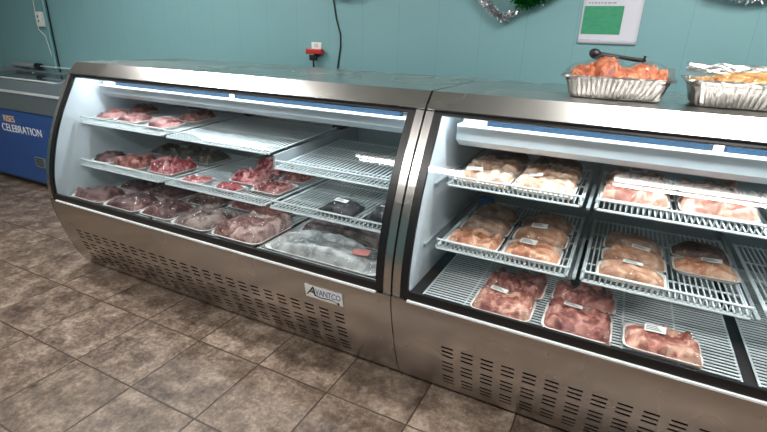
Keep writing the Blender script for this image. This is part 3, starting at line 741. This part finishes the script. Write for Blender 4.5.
# black serving spoon lying across the back of the first tray
b = BM()
tube(b, [(.525, .405, 1.358), (.58, .40, 1.354), (.64, .395, 1.347), (.688, .392, 1.342)], [.011, .008, .0075, .0085], 8)
tube(b, [(.690, .392, 1.334), (.696, .392, 1.344), (.699, .392, 1.358)], [.009, .01, .008], 8)
bmesh.ops.create_uvsphere(b, u_segments=14, v_segments=8, radius=1, matrix=Matrix.Translation((.522, .405, 1.358)) @ Matrix.Rotation(.5, 4, 'Y') @ Matrix.Diagonal((.026, .024, .02, 1)))
o = obj('serving_spoon', b, M['blackp'], None, True); tag(o, 'black plastic serving spoon lying across the back of the orange fried food', 'spoon')

# ------------------------------------------------------------------ chest freezer
def freezer():
    x0, x1, y0, y1 = -5.15, -3.27, .53, 1.17
    t = thing('chest_freezer', 'blue chest freezer with grey rim and glass lid against the teal wall', 'freezer', (0, 0, 0))
    obj('base', box(BM(), x0+.03, x1-.03, y0+.03, y1, .03, .08), M['blackp'], t)
    for x in (x0+.1, x1-.1):
        for y in (y0+.1, y1-.1):
            b = BM(); bmesh.ops.create_cone(b, cap_ends=True, segments=14, radius1=.025, radius2=.025, depth=.02, matrix=Matrix.Translation((x, y, .025)) @ Matrix.Rotation(PI/2, 4, 'Y')); obj('caster', b, M['blackp'], t)
    obj('body', box(BM(), x0, x1, y0+.004, y1, .06, .70, .012), M['blue'], t)
    b = BM(); prism_x(b, [(y0-.004, .70), (y0-.012, .86), (y0-.006, .862), (y1, .862), (y1, .70)], x0-.004, x1+.004); obj('upper_band', b, M['grey_dark'], t)
    b = BM(); prism_x(b, [(y0-.018, .852), (y0-.018, .872), (y1, .868), (y1, .852)], x0-.01, x1+.01); obj('band_strip', b, M['grey_pale'], t)
    # rim: frame with open top, front dips in the middle
    b = BM()
    n = 24
    for (ya, yb, flip) in ((y0-.012, y0+.05, 1), (y1-.05, y1, 1)):
        P = []
        for i in range(n+1):
            x = x0-.01+(x1-x0+.02)*i/n; e = abs(2*i/n-1); zt_ = .962+.035*e**8
            P.append([b.verts.new((x, ya, .868)), b.verts.new((x, ya+.003, zt_-.008)), b.verts.new((x, (ya+yb)/2, zt_+.006)), b.verts.new((x, yb, zt_-.01)), b.verts.new((x, yb, .868))])
        for A, B in zip(P, P[1:]):
            for k in range(5): b.faces.new((A[k], A[(k+1) % 5], B[(k+1) % 5], B[k]))
        b.faces.new(P[0]); b.faces.new(P[-1][::-1])
    box(b, x0-.01, x0+.05, y0+.04, y1-.04, .868, .985); box(b, x1-.05, x1+.01, y0+.04, y1-.04, .868, .985)
    obj('rim', b, M['grey_mid'], t, False)
    obj('rim_cap', box(BM(), x0+.05, x1-.02, y0-.006, y0+.03, .966, .974, .003), M['grey_pale'], t)
    obj('inner_well', box(BM(), x0+.05, x1-.05, y0+.05, y1-.05, .80, .872), M['liner'], t)
    obj('glass_lid', box(BM(), x0+.04, x1-.04, y0+.03, y1-.03, .95, .955), M['glass'], t)
    b = BM(); tube(b, [(x0+.02, y1-.03, 1.012), (-4.72, y1-.03, 1.012)], .026, 10); obj('lid_handle', b, M['grey_lid'], t, True)
    b = BM(); tube(b, [(-4.74, y1-.03, 1.012), (-4.66, y1-.03, 1.012)], .028, 10); obj('handle_end', b, M['blackp'], t, True)
    b = BM(); tube(b, [(-4.7, y1-.03, 1.012), (x1-.04, y1-.03, 1.018)], .007, 8); obj('lid_rail', b, M['grey_pale'], t, True)
    for x, z in ((x0+.3, 1.01), (x1-.06, 1.02)): obj('rail_post', box(BM(), x, x+.02, y1-.04, y1-.02, .97, z), M['grey_mid'], t)
    v = obj('vent_grille', box(BM(), -3.93, -3.78, y0-.008, y0+.006, .215, .305, .003), M['grey_mid'], t)
    for k in range(4): obj('vent_slot', box(BM(), -3.91, -3.80, y0-.0095, y0-.008, .235+.018*k, .243+.018*k), M['dark'], v)
    obj('corner_post', box(BM(), -3.66, -3.60, y0-.006, y0+.006, .12, .50, .003), M['grey_dark'], t)
    def line(s, xr, z, size, m):
        q = text_bm(s, size, 0, .0008); xs = [v_.co.x for v_ in q.verts]
        xf(q, Matrix.Translation((xr-max(xs), y0+.0015, z)) @ Matrix.Rotation(PI/2, 4, 'X')); o = obj('lettering', q, m, t)
    line('RISES', -4.12, .585, .08, M['orange']); line('CELEBRATION', -3.745, .497, .095, M['white_ink'])
freezer()

# ------------------------------------------------------------------ things on the wall
# paper notice
t = thing('paper_notice', 'white paper notice with green block taped to the teal wall', 'notice', (0, 0, 0))
X, Z = np.meshgrid(np.linspace(.365, .654, 14), np.linspace(1.396, 1.64, 12), indexing='ij')
Yp = WY-.004-.006*np.clip(1-(Z-1.396)/.08, 0, 1)**2
me_t = grid_obj('sheet', X, Yp, Z, M['paper'], t); sm = me_t.modifiers.new('thickness', 'SOLIDIFY'); sm.thickness = .0008
b = BM(); box(b, .375, .567, WY-.0062, WY-.0050, 1.443, 1.582)
def green_mat():
    m, nt, bb = mat('green_print'); L = nt.links.new
    tc = N(nt, 'ShaderNodeTexCoord'); mp = N(nt, 'ShaderNodeMapping'); mp.inputs['Scale'].default_value = (30, 1, 90); L(tc.outputs['Object'], mp.inputs[0])
    nz = N(nt, 'ShaderNodeTexNoise', Scale=1, Detail=3); L(mp.outputs[0], nz.inputs['Vector'])
    mx = N(nt, 'ShaderNodeMix', data_type='RGBA'); mx.inputs[6].default_value = lin(48, 128, 92); mx.inputs[7].default_value = lin(70, 160, 122); L(nz.outputs['Fac'], mx.inputs[0]); L(mx.outputs[2], bb.inputs['Base Color']); bb.inputs['Roughness'].default_value = .8
    return m
obj('green_block', b, green_mat(), t)
b = BM(); rnd = random.Random(4)
x = .39
while x < .53:
    w = rnd.uniform(.008, .02); box(b, x, x+w, WY-.0058, WY-.0050, 1.594, 1.599); x += w+.005
x = .38
while x < .47:
    w = rnd.uniform(.006, .014); box(b, x, x+w, WY-.0078, WY-.006, 1.412, 1.415); x += w+.004
obj('print_lines', b, M['sticker_print'], t)

# double outlet with red adaptor and black plug
t = thing('wall_outlet', 'white wall outlet above the longer meat case', 'outlet', (-1.352, WY, 1.315))
obj('cover_plate', box(BM(), -.042, .042, -.008, .0, -.045, .030, .003), M['white'], t)
b = BM(); box(b, -.016, .016, -.0095, -.008, -.005, .02, .0006); obj('socket_face', b, M['grey_pale'], t)
t = thing('plug_adaptor', 'red plug adaptor with black plug in the wall outlet', 'adaptor', (-1.352, WY-.008, 1.288))
obj('adaptor_body', box(BM(), -.066, .066, -.04, -.002, -.022, .014, .006), M['red'], t)
b = BM(); box(b, -.028, .018, -.052, -.014, -.064, -.02, .006); tube(b, [(-.005, -.03, -.06), (-.006, -.028, -.09), (-.004, -.02, -.14), (-.004, -.02, -.5)], .006, 8); obj('plug', b, M['blackp'], t)
b = BM(); tube(b, [(-.015, -.02, -.05), (-.016, -.018, -.1), (-.015, -.018, -.5)], .004, 6); obj('second_cord', b, M['blackp'], t)
# black cord hanging on the wall
b = BM(); tube(b, [(-1.225, WY-.01, 1.75), (-1.207, WY-.006, 1.615), (-1.185, WY-.006, 1.50), (-1.153, WY-.006, 1.40), (-1.152, WY-.006, 1.33), (-1.165, WY-.006, 1.25), (-1.178, WY-.006, 1.18), (-1.18, WY-.006, .6)], .005, 6)
tag(obj('hanging_cord', b, M['blackp'], None, True), 'black cord hanging down the teal wall right of the red adaptor', 'cord')
# conduit at the left
b = BM(); tube(b, [(-4.47, WY-.02, 2.7), (-4.47, WY-.02, .05)], .018, 10)
t = obj('wall_conduit', b, M['conduit'], None, True); tag(t, 'teal painted pipe running down the wall behind the freezer', 'pipe')
b = BM(); tube(b, [(-4.425, WY-.014, 2.7), (-4.43, WY-.014, 1.5), (-4.425, WY-.014, .3)], .006, 6)  # dark strip drawn in place of the shadow edge along the pipe
tag(obj('pipe_shade_strip', b, M['blackp'], None, True), 'thin dark strip standing in for the shadow edge of the teal pipe', 'shade strip')
t = thing('outlet_box', 'white surface outlet box beside the teal pipe', 'outlet', (-4.57, WY, 1.46))
obj('box_body', box(BM(), -.045, .045, -.04, 0, -.075, .06, .005), M['white'], t)
for z in (-.035, .005): obj('socket', box(BM(), -.008, .008, -.044, -.04, z, z+.023), M['grey_dark'], t)
b = BM(); tube(b, [(-4.60, WY-.012, 2.7), (-4.64, WY-.012, 1.7), (-4.65, WY-.012, 1.5), (-4.65, WY-.012, 1.36), (-4.56, WY-.012, 1.3), (-4.53, WY-.012, 1.15), (-4.47, WY-.03, 1.05)], .0035, 6)
tag(obj('white_cord', b, M['white'], None, True), 'thin white cord dangling on the wall by the outlet box', 'cord')

# tinsel garlands
def garland(pts, m, name, label, rad=.035, dens=1500, seed=1):
    rnd = random.Random(seed); b = BM(); P = [Vector(p) for p in pts]
    cum = [0]
    for a, c in zip(P, P[1:]): cum.append(cum[-1]+(c-a).length)
    tube(b, P, .003, 5)
    for k in range(int(dens*cum[-1])):
        s = rnd.uniform(0, cum[-1]); i = max(j for j in range(len(cum)-1) if cum[j] <= s)
        c = P[i].lerp(P[i+1], (s-cum[i])/(cum[i+1]-cum[i]))
        d = Vector((rnd.gauss(0, 1), rnd.gauss(0, .8), rnd.gauss(0, 1))).normalized()
        if d.y > .3: d.y = -d.y
        e = c+d*rad*rnd.uniform(.5, 1.1)
        w = d.cross(Vector((rnd.random(), rnd.random(), rnd.random()))).normalized()*.003
        b.faces.new([b.verts.new(v) for v in (c-w, c+w, e+w, e-w)])
    o = obj(name, b, m); tag(o, label, 'garland', 'tinsel garlands along the top of the wall'); return o
yg = WY-.04
garland([(-.30, yg, 1.78), (-.21, yg, 1.66), (-.14, yg, 1.585), (-.08, yg, 1.53), (-.035, yg, 1.515), (.01, yg, 1.54), (.06, yg, 1.585), (.14, yg, 1.61), (.22, yg, 1.64), (.36, yg, 1.74)], M['tinsel_s'], 'tinsel_garland', 'silver tinsel garland dipping in a V left of the paper notice', .034, 1700, 1)
garland([(-.12, yg-.01, 1.74), (-.01, yg-.01, 1.645), (.05, yg-.01, 1.588), (.11, yg-.01, 1.60), (.20, yg-.01, 1.645), (.32, yg-.01, 1.75)], M['tinsel_g'], 'tinsel_garland', 'green tinsel garland above the silver V, left of the notice', .042, 2600, 2)
garland([(.80, yg, 1.76), (.92, yg, 1.66), (1.02, yg, 1.625), (1.12, yg, 1.618), (1.25, yg, 1.65), (1.4, yg, 1.74)], M['tinsel_s'], 'tinsel_garland', 'silver tinsel garland above the foil tray at the right edge', .036, 1700, 3)
garland([(.86, yg-.01, 1.77), (1.0, yg-.01, 1.68), (1.16, yg-.01, 1.665), (1.4, yg-.01, 1.77)], M['tinsel_g'], 'tinsel_garland', 'green tinsel garland above the silver one at the right edge', .036, 1500, 4)
garland([(-1.42, yg, 1.76), (-1.25, yg, 1.675), (-1.12, yg, 1.645), (-1.0, yg, 1.66), (-.85, yg, 1.76)], M['tinsel_s'], 'tinsel_garland', 'silver tinsel garland above the black hanging cord', .036, 1500, 5)

# ------------------------------------------------------------------ camera, render settings
cam_d = bpy.data.cameras.new('camera'); cam = bpy.data.objects.new('camera', cam_d); COL.objects.link(cam)
cam_d.sensor_width = 36; cam_d.lens = 471.47/767*36; cam_d.clip_start = .02
r_ = Vector((0.89103177, 0.4529226, 0.03038917)); u_ = Vector((-0.18665531, 0.30453621, 0.93403292)); f_ = Vector((-0.41379002, 0.8379253, -0.35589184))
mm = Matrix((r_, u_, -f_)).transposed().to_4x4(); mm.translation = Vector((0.66656324, -1.73905493, 1.3978596))
cam.matrix_world = mm
S.camera = cam
w = bpy.data.worlds.new('world'); S.world = w; w.use_nodes = True
w.node_tree.nodes['Background'].inputs[0].default_value = (.02, .022, .024, 1)
S.view_settings.view_transform = 'Standard'; S.view_settings.look = 'None'; S.view_settings.gamma = 1
S.view_settings.use_curve_mapping = False
S.view_settings.exposure = .5
S.cycles.transparent_max_bounces = 24; S.cycles.max_bounces = 10; S.cycles.use_denoising = True
